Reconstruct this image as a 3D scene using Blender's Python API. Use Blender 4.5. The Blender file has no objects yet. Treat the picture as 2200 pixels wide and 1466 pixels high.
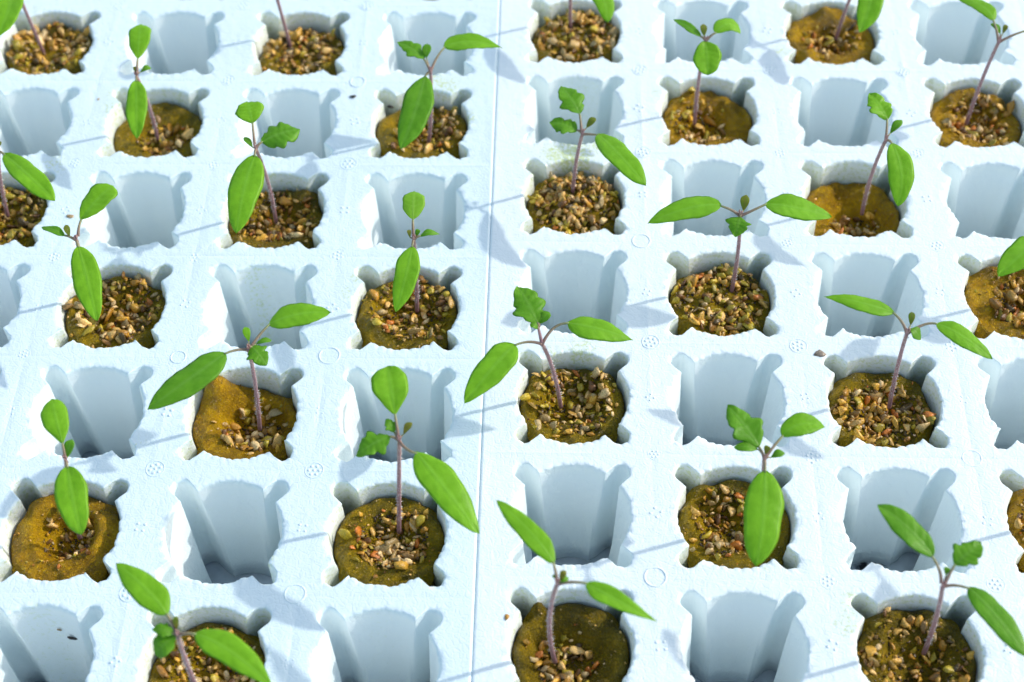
import bpy, math, random
import numpy as np

# ---------------------------------------------------------------- units
S = 0.045            # metres per hole pitch; everything below is laid out in pitches
CAM_F, CAM_H, CAM_P, CAM_R = 3331.81, 8.17222, 0.654189, -0.0299728
ASP = 0.879358       # row pitch / column pitch
sc = bpy.context.scene
C = sc.collection

# ---------------------------------------------------------------- camera
cam_f = np.array([0, math.sin(CAM_P), -math.cos(CAM_P)])
_u = np.array([0, math.cos(CAM_P), math.sin(CAM_P)]); _x = np.array([1., 0, 0])
cam_x = math.cos(CAM_R)*_x + math.sin(CAM_R)*_u
cam_u = -math.sin(CAM_R)*_x + math.cos(CAM_R)*_u
from mathutils import Matrix, Vector
cd = bpy.data.cameras.new('camera'); cam = bpy.data.objects.new('camera', cd); C.objects.link(cam)
m = Matrix.Identity(4)
for i in range(3):
    m[i][0] = cam_x[i]; m[i][1] = cam_u[i]; m[i][2] = -cam_f[i]
m[2][3] = CAM_H*S
cam.matrix_world = m
cd.sensor_width = 36.0; cd.lens = 36.0*CAM_F/2200.0
cd.clip_start = 0.01; cd.clip_end = 50.0
sc.cycles.caustics_reflective = False; sc.cycles.caustics_refractive = False
sc.cycles.max_bounces = 12; sc.cycles.diffuse_bounces = 7; sc.cycles.glossy_bounces = 3
cd.dof.use_dof = True; cd.dof.focus_distance = 9.9*S; cd.dof.aperture_fstop = 13
sc.camera = cam

# ---------------------------------------------------------------- light
SHX, SHY = -1.50, -0.42        # shadow offset per unit height
sun_el = math.atan(1/math.hypot(SHX, SHY))
sun_dir = Vector((-SHX, -SHY, 1)).normalized()      # towards the sun
world = bpy.data.worlds.new('World'); sc.world = world; world.use_nodes = True
nt = world.node_tree
bg = nt.nodes['Background']
sky = nt.nodes.new('ShaderNodeTexSky'); sky.sky_type = 'NISHITA'; sky.sun_disc = False
sky.sun_elevation = sun_el
sky.sun_rotation = math.atan2(sun_dir.x, sun_dir.y)
sky.air_density = 1.5; sky.dust_density = 1.8; sky.ozone_density = 1.0
nt.links.new(sky.outputs[0], bg.inputs[0]); bg.inputs[1].default_value = 0.15
sl = bpy.data.lights.new('sun', 'SUN'); sl.energy = 2.0; sl.angle = math.radians(1.1)
sl.color = (1.0, 0.965, 0.90)
so = bpy.data.objects.new('sun', sl); C.objects.link(so)
so.rotation_euler = sun_dir.to_track_quat('Z', 'Y').to_euler()
sc.view_settings.view_transform = 'Standard'; sc.view_settings.look = 'None'
sc.view_settings.gamma = 1; sc.view_settings.use_curve_mapping = False
sc.view_settings.exposure = 0.45

# ---------------------------------------------------------------- helpers
def unp(px, py, z=0.0):
    """point at height z seen at photo pixel (px,py), in pitches"""
    d = cam_f*CAM_F + cam_x*(px-1100) - cam_u*(py-733)
    return np.array([0, 0, CAM_H]) + d*((z-CAM_H)/d[2])
def ray(px, py):
    d = cam_f*CAM_F + cam_x*(px-1100) - cam_u*(py-733)
    return d/np.linalg.norm(d)
def proj(P):
    d = np.asarray(P, float) - np.array([0, 0, CAM_H])
    z = d@cam_f
    return np.stack([1100+CAM_F*(d@cam_x)/z, 733-CAM_F*(d@cam_u)/z], -1)
def tag(o, label, cat=None, group=None, kind=None):
    if label: o['label'] = label
    if cat: o['category'] = cat
    if group: o['group'] = group
    if kind: o['kind'] = kind
    return o
def empty(name, loc=(0, 0, 0), rz=0.0):
    o = bpy.data.objects.new(name, None); C.objects.link(o)
    o.empty_display_size = 0.005
    o.location = [v*S for v in loc]; o.rotation_euler = (0, 0, rz)
    return o
def mesh(name, V, F, mat, parent=None, loc=(0, 0, 0), rz=0.0, smooth=True, attrs=None, origin=None, sizes=None):
    """V (n,3) in pitches (world coords unless loc given); F = list or array of faces"""
    me = bpy.data.meshes.new(name)
    V = np.asarray(V, np.float64)
    og = np.zeros(3) if origin is None else np.asarray(origin, float)
    Vs = (V-og)*S
    F = np.asarray(F) if not isinstance(F, list) else F
    if isinstance(F, np.ndarray):
        me.vertices.add(len(Vs)); me.vertices.foreach_set('co', Vs.astype(np.float32).ravel())
        k = F.shape[1]
        me.loops.add(F.size); me.loops.foreach_set('vertex_index', F.astype(np.int32).ravel())
        me.polygons.add(len(F)); me.polygons.foreach_set('loop_start', np.arange(0, F.size, k, dtype=np.int32))
        me.update(calc_edges=True); me.validate()
    else:
        me.from_pydata(Vs.tolist(), [], F); me.update()
    if smooth: me.polygons.foreach_set('use_smooth', np.ones(len(me.polygons), bool))
    if attrs:
        for k, a in attrs.items():
            a = np.asarray(a, np.float32)
            if a.ndim == 1:
                at = me.attributes.new(k, 'FLOAT', 'POINT'); at.data.foreach_set('value', a)
            else:
                at = me.attributes.new(k, 'FLOAT_COLOR', 'POINT')
                at.data.foreach_set('color', np.c_[a, np.ones(len(a))].astype(np.float32).ravel())
    for mm in (mat if isinstance(mat, (list, tuple)) else [mat]): me.materials.append(mm)
    o = bpy.data.objects.new(name, me); C.objects.link(o)
    if parent is not None: o.parent = parent
    o.location = [v*S for v in (loc if origin is None else og)]
    o.rotation_euler = (0, 0, rz)
    return o

def hash3(ix, iy, iz, seed=0):
    h = (ix.astype(np.int64)*73856093) ^ (iy.astype(np.int64)*19349663) ^ (iz.astype(np.int64)*83492791) ^ (seed*2654435761)
    h = (h ^ (h >> 13))*1274126177 & 0x7fffffff
    h = (h ^ (h >> 15))*668265263 & 0x7fffffff
    return (h ^ (h >> 12))
def rnd3(ix, iy, iz, seed):
    return (hash3(ix, iy, iz, seed) & 0xffff)/65535.0
def worley(P, size, seed=0):
    """distance to the nearest jittered lattice point, in units of size"""
    Q = P/size; I = np.floor(Q).astype(np.int64)
    best = np.full(len(P), 9.0)
    for dx in (-1, 0, 1):
        for dy in (-1, 0, 1):
            for dz in (-1, 0, 1):
                a, b, c = I[:, 0]+dx, I[:, 1]+dy, I[:, 2]+dz
                X = a+.2+.6*rnd3(a, b, c, seed+1); Y = b+.2+.6*rnd3(a, b, c, seed+2); Z = c+.2+.6*rnd3(a, b, c, seed+3)
                d = (Q[:, 0]-X)**2+(Q[:, 1]-Y)**2+(Q[:, 2]-Z)**2
                best = np.minimum(best, d)
    return np.sqrt(best)
def vnoise(P, size, seed=0):
    Q = P/size; I = np.floor(Q).astype(np.int64); f = Q-I; f = f*f*(3-2*f)
    out = 0
    for dx in (0, 1):
        for dy in (0, 1):
            for dz in (0, 1):
                w = (f[:, 0] if dx else 1-f[:, 0])*(f[:, 1] if dy else 1-f[:, 1])*(f[:, 2] if dz else 1-f[:, 2])
                out = out+w*rnd3(I[:, 0]+dx, I[:, 1]+dy, I[:, 2]+dz, seed)
    return out*2-1
def fbm(P, size, seed=0, n=3):
    return sum(vnoise(P, size/2**k, seed+k*7)*.5**k for k in range(n))
def smst(a, b, x):
    t = np.clip((x-a)/(b-a), 0, 1); return t*t*(3-2*t)

# ---------------------------------------------------------------- materials
def newmat(name):
    mt = bpy.data.materials.new(name); mt.use_nodes = True
    n = mt.node_tree; return mt, n, n.nodes['Principled BSDF']
def N(n, t, **k):
    x = n.nodes.new(t)
    for a, b in k.items(): setattr(x, a, b)
    return x
def coords(n, scale=1.0):
    tc = N(n, 'ShaderNodeTexCoord'); mp = N(n, 'ShaderNodeMapping')
    mp.inputs['Scale'].default_value = (scale/S,)*3
    n.links.new(tc.outputs['Object'], mp.inputs['Vector']); return mp.outputs[0]
def noise(n, vec, scale, detail=3, rough=.5):
    x = N(n, 'ShaderNodeTexNoise'); x.inputs['Scale'].default_value = scale
    x.inputs['Detail'].default_value = detail; x.inputs['Roughness'].default_value = rough
    n.links.new(vec, x.inputs['Vector']); return x.outputs['Fac']
def ramp(n, fac, stops):
    r = N(n, 'ShaderNodeValToRGB'); e = r.color_ramp.elements
    while len(e) < len(stops): e.new(.5)
    for i, (p, c) in enumerate(stops):
        e[i].position = p; e[i].color = (*c, 1) if len(c) == 3 else c
    n.links.new(fac, r.inputs[0]); return r.outputs[0]
def mix(n, fac, a, b, mode='MIX'):
    x = N(n, 'ShaderNodeMix', data_type='RGBA', blend_type=mode)
    for sock, v in ((x.inputs[0], fac), (x.inputs[6], a), (x.inputs[7], b)):
        if isinstance(v, (int, float)): sock.default_value = v
        elif isinstance(v, tuple): sock.default_value = (*v, 1)
        else: n.links.new(v, sock)
    return x.outputs[2]
def math_(n, op, a, b=None, clamp=False):
    x = N(n, 'ShaderNodeMath', operation=op, use_clamp=clamp)
    for i, v in enumerate((a, b)):
        if v is None: continue
        if isinstance(v, (int, float)): x.inputs[i].default_value = v
        else: n.links.new(v, x.inputs[i])
    return x.outputs[0]
def bump(n, h, dist, strength=1.0, prev=None):
    b = N(n, 'ShaderNodeBump'); b.inputs['Distance'].default_value = dist*S; b.inputs['Strength'].default_value = strength
    n.links.new(h, b.inputs['Height'])
    if prev is not None: n.links.new(prev, b.inputs['Normal'])
    return b.outputs[0]
def attr(n, name, out='Fac'):
    a = N(n, 'ShaderNodeAttribute', attribute_name=name); return a.outputs[out]

# expanded polystyrene; right tray's colour is whitened to imitate glare on that side
def foam_mat(name, ca, cb):
    mt, n, p = newmat(name)
    v = coords(n)
    vo = N(n, 'ShaderNodeTexVoronoi', feature='DISTANCE_TO_EDGE'); vo.inputs['Scale'].default_value = 1/.046
    n.links.new(v, vo.inputs['Vector'])
    edge = ramp(n, vo.outputs['Distance'], [(0, (0, 0, 0)), (.16, (1, 1, 1))])
    vf = N(n, 'ShaderNodeTexVoronoi', feature='F1'); vf.inputs['Scale'].default_value = 1/.046
    n.links.new(v, vf.inputs['Vector'])
    big = noise(n, v, 2.2, 4)
    fine = noise(n, v, 90, 2)
    mid = noise(n, v, 16, 4, .6)
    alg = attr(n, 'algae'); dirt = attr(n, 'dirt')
    base = mix(n, math_(n, 'MULTIPLY', big, .5), ca, cb)
    base = mix(n, math_(n, 'MULTIPLY', math_(n, 'SUBTRACT', 1.0, edge), .10), base, (.74, .85, .89))
    sp = noise(n, v, 38, 5, .7)
    spm = ramp(n, math_(n, 'ADD', sp, math_(n, 'MULTIPLY', alg, .22)), [(.60, (0, 0, 0)), (.74, (1, 1, 1))])
    am = math_(n, 'MULTIPLY', math_(n, 'MULTIPLY', spm, math_(n, 'MULTIPLY', alg, 1.3), True), .7)
    base = mix(n, attr(n, 'bore'), base, (.90, .965, .972))      # bore walls painted lighter, standing in for light glowing through the foam
    base = mix(n, am, base, (.52, .62, .10))
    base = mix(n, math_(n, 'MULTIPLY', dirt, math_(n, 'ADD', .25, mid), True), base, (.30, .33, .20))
    n.links.new(base, p.inputs['Base Color'])
    p.inputs['Roughness'].default_value = .42
    p.inputs['Specular IOR Level'].default_value = .45
    nb = bump(n, vf.outputs['Distance'], .006, .35)
    nb = bump(n, edge, .0022, .5, nb)
    nb = bump(n, mid, .008, .3, nb)
    nb = bump(n, fine, .003, .5, nb)
    n.links.new(nb, p.inputs['Normal'])
    return mt
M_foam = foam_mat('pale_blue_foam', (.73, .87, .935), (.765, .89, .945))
M_foamR = foam_mat('glare_whitened_foam', (.81, .905, .945), (.845, .925, .955))

# plug: wet spongy ochre medium
def plug_mat(name, c1, c2, c3):
    mt, n, p = newmat(name); v = coords(n)
    a = noise(n, v, 5, 6, .62); b = noise(n, v, 40, 5, .7); c = noise(n, v, 160, 2)
    col = ramp(n, a, [(.32, c1), (.5, c2), (.68, c3)])
    col = mix(n, ramp(n, b, [(.54, (0, 0, 0)), (.70, (.8, .8, .8))]), col, tuple(min(1, x*1.45+.01) for x in c3))
    col = mix(n, ramp(n, b, [(.26, (.6, .6, .6)), (.38, (0, 0, 0))]), col, tuple(x*.4 for x in c1))
    col = mix(n, ramp(n, c, [(.66, (0, 0, 0)), (.72, (1, 1, 1))]), col, (.75, .55, .18))  # wet sparkle painted into the colour as tiny pale specks
    n.links.new(col, p.inputs['Base Color'])
    n.links.new(ramp(n, b, [(.35, (.40, .40, .40)), (.65, (.15, .15, .15))]), p.inputs['Roughness'])
    p.inputs['Specular IOR Level'].default_value = .30
    nb = bump(n, a, .05, .5); nb = bump(n, b, .022, .7, nb); nb = bump(n, c, .012, .9, nb)
    n.links.new(nb, p.inputs['Normal'])
    return mt
M_plug = [plug_mat('olive_wet_sponge', (.15, .11, .003), (.33, .225, .003), (.54, .33, .004)),
          plug_mat('ochre_wet_sponge', (.26, .14, .003), (.52, .28, .003), (.74, .43, .006)),
          plug_mat('dark_wet_sponge', (.11, .08, .003), (.24, .165, .003), (.40, .25, .004))]
M_gran, n, p = newmat('vermiculite_grains')
v = coords(n)
gc = attr(n, 'tint', 'Color')
b = noise(n, v, 110, 3)
n.links.new(mix(n, 1.0, gc, ramp(n, b, [(.3, (.62, .6, .55)), (.7, (1.2, 1.2, 1.2))]), 'MULTIPLY'), p.inputs['Base Color'])
p.inputs['Roughness'].default_value = .27; p.inputs['Specular IOR Level'].default_value = .45
n.links.new(bump(n, b, .008, .5), p.inputs['Normal'])

# leaves
def leaf_mat(name, c_lo, c_hi, vein, tr=.46, rough=.38):
    mt, n, p = newmat(name); v = coords(n)
    a = noise(n, v, 9, 5, .6); f = noise(n, v, 220, 2)
    col = ramp(n, a, [(.36, c_lo), (.64, c_hi)])
    vn = attr(n, 'vein')
    col = mix(n, vn, col, vein)
    n.links.new(col, p.inputs['Base Color'])
    p.inputs['Roughness'].default_value = rough; p.inputs['Specular IOR Level'].default_value = .35
    nb = bump(n, a, .02, .35); nb = bump(n, f, .003, .4, nb); nb = bump(n, vn, .006, .6, nb)
    n.links.new(nb, p.inputs['Normal'])
    t = N(n, 'ShaderNodeBsdfTranslucent'); n.links.new(mix(n, 1.0, col, (1.5, 1.35, .8), 'MULTIPLY'), t.inputs[0])
    mx = N(n, 'ShaderNodeMixShader'); mx.inputs[0].default_value = tr
    n.links.new(p.outputs[0], mx.inputs[1]); n.links.new(t.outputs[0], mx.inputs[2])
    n.links.new(mx.outputs[0], n.nodes['Material Output'].inputs[0])
    return mt
M_leaf = [leaf_mat('fresh_green_leaf', (.215, .475, .018), (.28, .56, .030), (.30, .58, .07)),
          leaf_mat('mid_green_leaf', (.14, .375, .016), (.19, .44, .028), (.24, .48, .08)),
          leaf_mat('pale_green_leaf', (.24, .49, .035), (.30, .56, .05), (.40, .62, .13)),
          leaf_mat('young_bronze_leaf', (.17, .30, .025), (.30, .31, .045), (.28, .18, .07))]
def stem_mat(name, a_, b_, c_):
    mt, n, p = newmat(name); v = coords(n)
    h = attr(n, 'along')
    col = ramp(n, h, [(0, a_), (.75, b_), (1, c_)])
    st = noise(n, v, 60, 3)
    col = mix(n, .35, col, mix(n, st, (.08, .03, .04), (.60, .46, .46)))
    n.links.new(col, p.inputs['Base Color']); p.inputs['Roughness'].default_value = .5
    n.links.new(bump(n, st, .006, .5), p.inputs['Normal'])
    return mt
M_stem = stem_mat('mauve_hairy_stem', (.17, .06, .08), (.34, .17, .19), (.36, .19, .15))
M_pet = stem_mat('petiole_skin', (.24, .12, .085), (.21, .22, .05), (.17, .35, .03))
M_hair, n, p = newmat('stem_fuzz'); p.inputs['Base Color'].default_value = (.8, .8, .82, 1); p.inputs['Roughness'].default_value = .5
M_floor, n, p = newmat('dark_wet_liner')
v = coords(n); a = noise(n, v, 5, 4)
n.links.new(ramp(n, a, [(.30, (.02, .022, .025)), (.36, (.40, .45, .50)), (.7, (.62, .68, .74))]), p.inputs['Base Color'])
p.inputs['Roughness'].default_value = .4
def plain(name, col, rough=.4):
    mt, n, p = newmat(name); v = coords(n)
    b = noise(n, v, 60, 3)
    n.links.new(mix(n, 1.0, col, ramp(n, b, [(.3, (.6, .6, .6)), (.7, (1.3, 1.3, 1.3))]), 'MULTIPLY'), p.inputs['Base Color'])
    p.inputs['Roughness'].default_value = rough
    n.links.new(bump(n, b, .01, .4), p.inputs['Normal']); return mt

# ---------------------------------------------------------------- setting
g = 40
mesh('ground', [(-g, -g, -1.03), (g, -g, -1.03), (g, g, -1.03), (-g, g, -1.03)], [(0, 1, 2, 3)], M_floor)
C.objects['ground']['kind'] = 'structure'

# ---------------------------------------------------------------- trays
LEFT = (-2.833378, 4.066184, -.0467628); RIGHT = (.288878, 4.068262, -.0529562)
T = 1.0
def hole_xy(tr, c, r, dx=0, dy=0):
    ox, oy, a = tr; u = c+dx; v_ = r*ASP-.02+dy
    return np.array([ox+u*math.cos(a)-v_*math.sin(a), oy+u*math.sin(a)+v_*math.cos(a)])
def outline(th, d, grow=0.0):
    """hole radius in direction th at depth d (0..1): a round bore with four corner lobes"""
    R = .360-.088*d; c = .424-.034*d; rl = .062+.006*d
    ph = np.abs((th+math.pi/4) % (math.pi/2)-math.pi/4)          # 0 on the axes
    ph = np.abs(math.pi/4-ph)                                    # 0 on the diagonals
    s = np.maximum(np.sin(ph), 1e-6)
    cap = c*np.cos(ph)+np.sqrt(np.maximum(rl*rl-(c*np.sin(ph))**2, 0))
    side = rl/s
    lobe = np.where(rl/np.maximum(np.tan(ph), 1e-6) > c, cap, side)
    lobe = np.where((ph > .30), R-.06, lobe)
    k = .003+.085*min(1, d*1.5)                                   # the ridges soften with depth
    h = np.clip(.5+.5*(lobe-R)/k, 0, 1)
    return lobe*h+R*(1-h)+k*h*(1-h)*np.where(ph > .30, 0, 1)+grow
def theta_set(n):
    base = np.linspace(0, math.pi/2, n//4, endpoint=False)
    lob = math.pi/4+np.radians([-14, -12, -11, -10.4, -10, -9.6, -9.2, -8.8, -8.4, -8, -7.2, -6, -5, -4, -3, -2, -1, 0])
    lob = np.r_[lob, math.pi/2-lob]
    cor = np.array([math.atan(ASP/2/.5), math.atan(ASP/2/.534), math.atan(ASP/2/.559), math.atan(ASP/2/.65)])
    q = np.unique(np.round(np.r_[base, lob, cor], 6))
    q = q[(q > 1e-4) & (q < math.pi/2-1e-4)]
    keep = [q[0]]
    for a in q[1:]:
        if a-keep[-1] > math.radians(.22) or np.min(np.abs(cor-a)) < 1e-5: keep.append(a)
    q = np.array(keep)
    th = np.r_[0, q, math.pi/2, math.pi-q[::-1], math.pi, math.pi+q, 1.5*math.pi, 2*math.pi-q[::-1]]
    return th
TH_F = theta_set(300); TH_C = theta_set(96)
WALL = [.006, .018, .035, .06, .09, .13, .18, .24, .32, .42, .54, .68, .84, 1.0]

def build_tray(name, tr, c0, c1, r0, r1, xl_first, xr_last, fine, planted, stains, seed):
    Vs, Fs, A, Dt, Bo = [], [], [], [], []; off = 0
    ca, sa = math.cos(tr[2]), math.sin(tr[2])
    for c in range(c0, c1+1):
        for r in range(r0, r1+1):
            th = TH_F if fine(c, r) else TH_C
            n = len(th); cx, cy = c, r*ASP-.02
            xl = xl_first if c == c0 else .5; xr = xr_last if c == c1 else .5
            yb = yt = ASP/2
            co, si = np.cos(th), np.sin(th)
            tx = np.where(co > 0, xr/np.maximum(co, 1e-9), xl/np.maximum(-co, 1e-9))
            ty = np.where(si > 0, yt/np.maximum(si, 1e-9), yb/np.maximum(-si, 1e-9))
            rs = np.minimum(tx, ty)
            r0_ = outline(th, 0.0)
            # soften: chamfered rim, then walls
            rings = []
            for f in (0, .25, .5, .72, .88):
                rr = rs*(1-f)+(r0_+.030)*f
                rings.append(np.stack([cx+rr*co, cy+rr*si, np.zeros(n)], -1))
            for e, z in ((.020, 0), (.012, -.0008), (.005, -.0035), (0, -.010)):
                rr = r0_+e
                rings.append(np.stack([cx+rr*co, cy+rr*si, np.full(n, z)], -1))
            nt_ = len(rings)
            for d in WALL[1:]:
                rr = outline(th, d)
                rings.append(np.stack([cx+rr*co, cy+rr*si, np.full(n, -d*T)], -1))
            for f in (.5, 0):                 # underside
                rr = rs*(1-f)+outline(th, 1.0)*f
                rings.append(np.stack([cx+rr*co, cy+rr*si, np.full(n, -T)], -1))
            P = np.concatenate(rings); k = len(rings)
            idx = np.repeat(np.arange(k), n)
            W = worley(P+np.array([seed*13.1, 0, 0]), .047, seed)
            bead = np.sqrt(np.clip(.62**2-W**2, 0, None))*1.5-.5     # each bead bulges, creases between
            radial = np.stack([np.tile(co, k), np.tile(si, k), np.zeros(n*k)], -1)
            # displacement weights by ring
            wr = np.zeros(k); wz = np.zeros(k)
            wr[nt_-4:nt_] = [.10, .45, .85, 1]; wz[nt_-4:nt_] = [.45, .65, .6, .3]
            wz[:nt_-4] = [.0, .05, .08, .10, .2]
            for j, d in enumerate(WALL[1:]): wr[nt_+j] = max(.16, 1-d/.07)
            P = P-radial*(bead*wr[idx]*.0130*np.where(np.tile(si, k) > .25, .45, 1))[:, None]
            P[:, 2] += bead*wz[idx]*.0115*np.where(np.tile(si, k) > .25, .5, 1)
            P[:, 2] += np.where(idx < nt_, .004*vnoise(P*np.array([1, 1, 0]), .6, seed), 0)*(idx > 0)
            big = .004*fbm(P, .16, seed+5, 2)
            P -= radial*(big*np.clip(wr[idx]*2, 0, 1))[:, None]
            # stains
            al = np.zeros(len(P)); dd = np.zeros(len(P))
            for (sx, sy, rad, amt) in stains:
                al = np.maximum(al, amt*np.exp(-(((P[:, 0]-sx)**2+(P[:, 1]-sy)**2)/rad**2)))
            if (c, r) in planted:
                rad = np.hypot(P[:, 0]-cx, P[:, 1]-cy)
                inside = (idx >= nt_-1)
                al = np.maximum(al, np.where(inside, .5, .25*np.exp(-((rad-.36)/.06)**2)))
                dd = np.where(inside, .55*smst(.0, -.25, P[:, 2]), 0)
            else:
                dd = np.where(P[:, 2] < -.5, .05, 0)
            al = np.maximum(al, .10*smst(.0, .8, vnoise(P, .9, seed+3)))
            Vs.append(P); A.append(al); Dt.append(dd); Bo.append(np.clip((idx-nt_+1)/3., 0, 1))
            i = np.arange(n); j = (i+1) % n
            for q in range(k-1):
                a = off+q*n
                Fs.append(np.stack([a+i, a+j, a+n+j, a+n+i], -1)[:, ::-1])
            off += n*k
    # outer skirt
    X0, X1 = c0-xl_first, c1+xr_last; Y0, Y1 = (r0-.5)*ASP-.02, (r1+.5)*ASP-.02
    bd = []
    for (ax, ay, bx, by) in ((X0, Y0, X1, Y0), (X1, Y0, X1, Y1), (X1, Y1, X0, Y1), (X0, Y1, X0, Y0)):
        L = max(2, int(math.hypot(bx-ax, by-ay)/.02))
        for s in range(L): bd.append((ax+(bx-ax)*s/L, ay+(by-ay)*s/L))
    bd = np.array(bd); n = len(bd)
    nx = np.where(bd[:, 0] >= X1-1e-6, 1, np.where(bd[:, 0] <= X0+1e-6, -1, 0))
    ny = np.where(bd[:, 1] >= Y1-1e-6, 1, np.where(bd[:, 1] <= Y0+1e-6, -1, 0))
    rings = []
    for e, z in ((0, 0), (.004, -.0005), (.010, -.0022), (.0145, -.005), (.0170, -.009), (.0173, -.03), (.0173, -.15), (.0173, -T)):
        P = np.stack([bd[:, 0]+nx*e, bd[:, 1]+ny*e, np.full(n, z)], -1)
        if 0 < e:
            b_ = (.5-worley(P, .047, seed))*.001
            P[:, 0] += nx*b_; P[:, 1] += ny*b_
        rings.append(P)
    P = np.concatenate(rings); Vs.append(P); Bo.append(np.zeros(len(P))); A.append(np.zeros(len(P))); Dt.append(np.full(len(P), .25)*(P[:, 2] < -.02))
    i = np.arange(n); j = (i+1) % n
    for q in range(len(rings)-1):
        a = off+q*n
        Fs.append(np.stack([a+i, a+n+i, a+n+j, a+j], -1)[:, ::-1])
    V = np.concatenate(Vs); F = np.concatenate(Fs)
    if tr is RIGHT:        # its left edge lies flush along the left tray
        lu = 2.5515+.0; vv_ = V[:, 1]
        wx = LEFT[0]+lu*math.cos(LEFT[2])-vv_*math.sin(LEFT[2])-tr[0]; wy = LEFT[1]+lu*math.sin(LEFT[2])+vv_*math.cos(LEFT[2])-tr[1]
        ut = ca*wx+sa*wy
        V[:, 0] += np.clip((-.46-V[:, 0])/.099, 0, 1)*(ut+.0177+.559)
    # to world
    X = tr[0]+V[:, 0]*ca-V[:, 1]*sa; Y = tr[1]+V[:, 0]*sa+V[:, 1]*ca
    V = np.stack([X, Y, V[:, 2]], -1)
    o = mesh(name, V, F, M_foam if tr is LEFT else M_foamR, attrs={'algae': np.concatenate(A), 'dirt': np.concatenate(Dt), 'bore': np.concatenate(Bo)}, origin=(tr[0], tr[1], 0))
    return o

def to_tray(tr, px, py):
    w = unp(px, py)[:2]-np.array(tr[:2]); c_, s_ = math.cos(tr[2]), math.sin(tr[2])
    return (c_*w[0]+s_*w[1], -s_*w[0]+c_*w[1])
PL = [(c, r) for c in range(-3, 3) for r in range(-1, 9) if (c+r) % 2 == 1]
PR = [(c, r) for c in range(0, 5) for r in range(-1, 9) if (c+r) % 2 == 0]
def st(tr, L): return [(*to_tray(tr, x, y), rad, a) for x, y, rad, a in L]
stL = st(LEFT, [(960, 185, .16, .75), (935, 172, .12, .8), (1005, 250, .10, .75), (240, 235, .16, .65), (240, 200, .10, .6), (120, 350, .13, .6),
                (760, 600, .07, .7), (860, 565, .12, .7), (30, 1140, .12, .6), (545, 580, .12, .5), (550, 1010, .12, .35), (330, 1390, .1, .6),
                (640, 560, .1, .4), (745, 630, .1, .6), (80, 20, .08, .6), (575, 1200, .06, .7), (415, 1015, .1, .3), (300, 960, .1, .4),
                (800, 1260, .2, .35), (80, 1290, .25, .3)])
stR = st(RIGHT, [(1230, 332, .22, .95), (1190, 330, .12, .9), (1300, 315, .14, .9), (1150, 380, .10, .6), (1230, 300, .14, .7), (1415, 200, .08, .6),
                 (1250, 750, .14, .7), (1190, 760, .10, .6), (1520, 715, .16, .5), (1820, 1340, .16, .65), (1830, 1290, .10, .7), (1500, 1215, .08, .5),
                 (1680, 110, .09, .7), (1720, 20, .08, .6), (1260, 150, .2, .4), (1570, 550, .2, .45), (1760, 370, .08, .4), (2140, 400, .1, .3),
                 (1900, 490, .1, .3), (1455, 640, .07, .6), (1900, 1185, .09, .45), (1590, 1440, .1, .4), (1650, 1230, .08, .5)])
fineL = lambda c, r: -1 <= c and -1 < r < 7
fineR = lambda c, r: c <= 3 and -1 < r < 7
trayL = build_tray('seedling_tray', LEFT, -3, 2, -1, 8, .65, .5340, fineL, PL, stL, 1)
tag(trayL, 'pale blue-white foam seedling tray left of the thin seam', 'tray', 'foam seedling trays')
trayR = build_tray('seedling_tray', RIGHT, 0, 4, -1, 8, .559, .65, fineR, PR, stR, 2)
tag(trayR, 'pale blue-white foam seedling tray right of the thin seam', 'tray', 'foam seedling trays')

# moulded vent marks
rng = np.random.default_rng(4)
def dome_mesh(pts, seg=10):
    """pts: (x,y,r,h) low domes -> V,F"""
    V, F = [], []
    for (x, y, r, h) in pts:
        b = len(V); V.append((x, y, h))
        for k, (fr, fz) in enumerate(((.45, .85), (.8, .45), (1, -.3))):
            for s in range(seg):
                a = 2*math.pi*s/seg; V.append((x+r*fr*math.cos(a), y+r*fr*math.sin(a), h*fz if fz > 0 else -.004))
        for s in range(seg):
            t = (s+1) % seg; F.append((b, b+1+s, b+1+t))
            for k in range(2):
                F.append((b+1+k*seg+s, b+1+(k+1)*seg+s, b+1+(k+1)*seg+t, b+1+k*seg+t))
    return V, F
def ring_mesh(R, r, h, seg=36, m=8):
    V, F = [], []
    for s in range(seg):
        a = 2*math.pi*s/seg
        for q in range(m):
            b = 2*math.pi*q/m; V.append(((R+r*math.cos(b))*math.cos(a), (R+r*math.cos(b))*math.sin(a), h*math.sin(b)))
    for s in range(seg):
        for q in range(m):
            F.append((s*m+q, ((s+1) % seg)*m+q, ((s+1) % seg)*m+(q+1) % m, s*m+(q+1) % m))
    return V, F
def vent(tr, tray, u, v_, kind, sc_=1.0):
    if kind == 'ring': V, F = ring_mesh(.060, .006, .0026)
    else:
        pts = [(0, 0, .010, .003)] if kind == 'six' else []
        k = 6 if kind == 'six' else 4
        a0 = rng.uniform(0, 6)
        for i in range(k):
            a = a0+2*math.pi*i/k; pts.append((.030*math.cos(a), .030*math.sin(a), .0105, .0036))
        V, F = dome_mesh(pts)
        if kind == 'six':
            V2, F2 = ring_mesh(.052, .003, .0010); b = len(V); V += V2; F += [tuple(i+b for i in f) for f in F2]
    a = tr[2]; o = mesh('vent_mark', np.array(V)*[sc_, sc_, 1], F, M_foam if tr is LEFT else M_foamR, parent=tray)
    o.location = (u*math.cos(a)*S-v_*math.sin(a)*S, u*math.sin(a)*S+v_*math.cos(a)*S, .0008*S)
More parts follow.
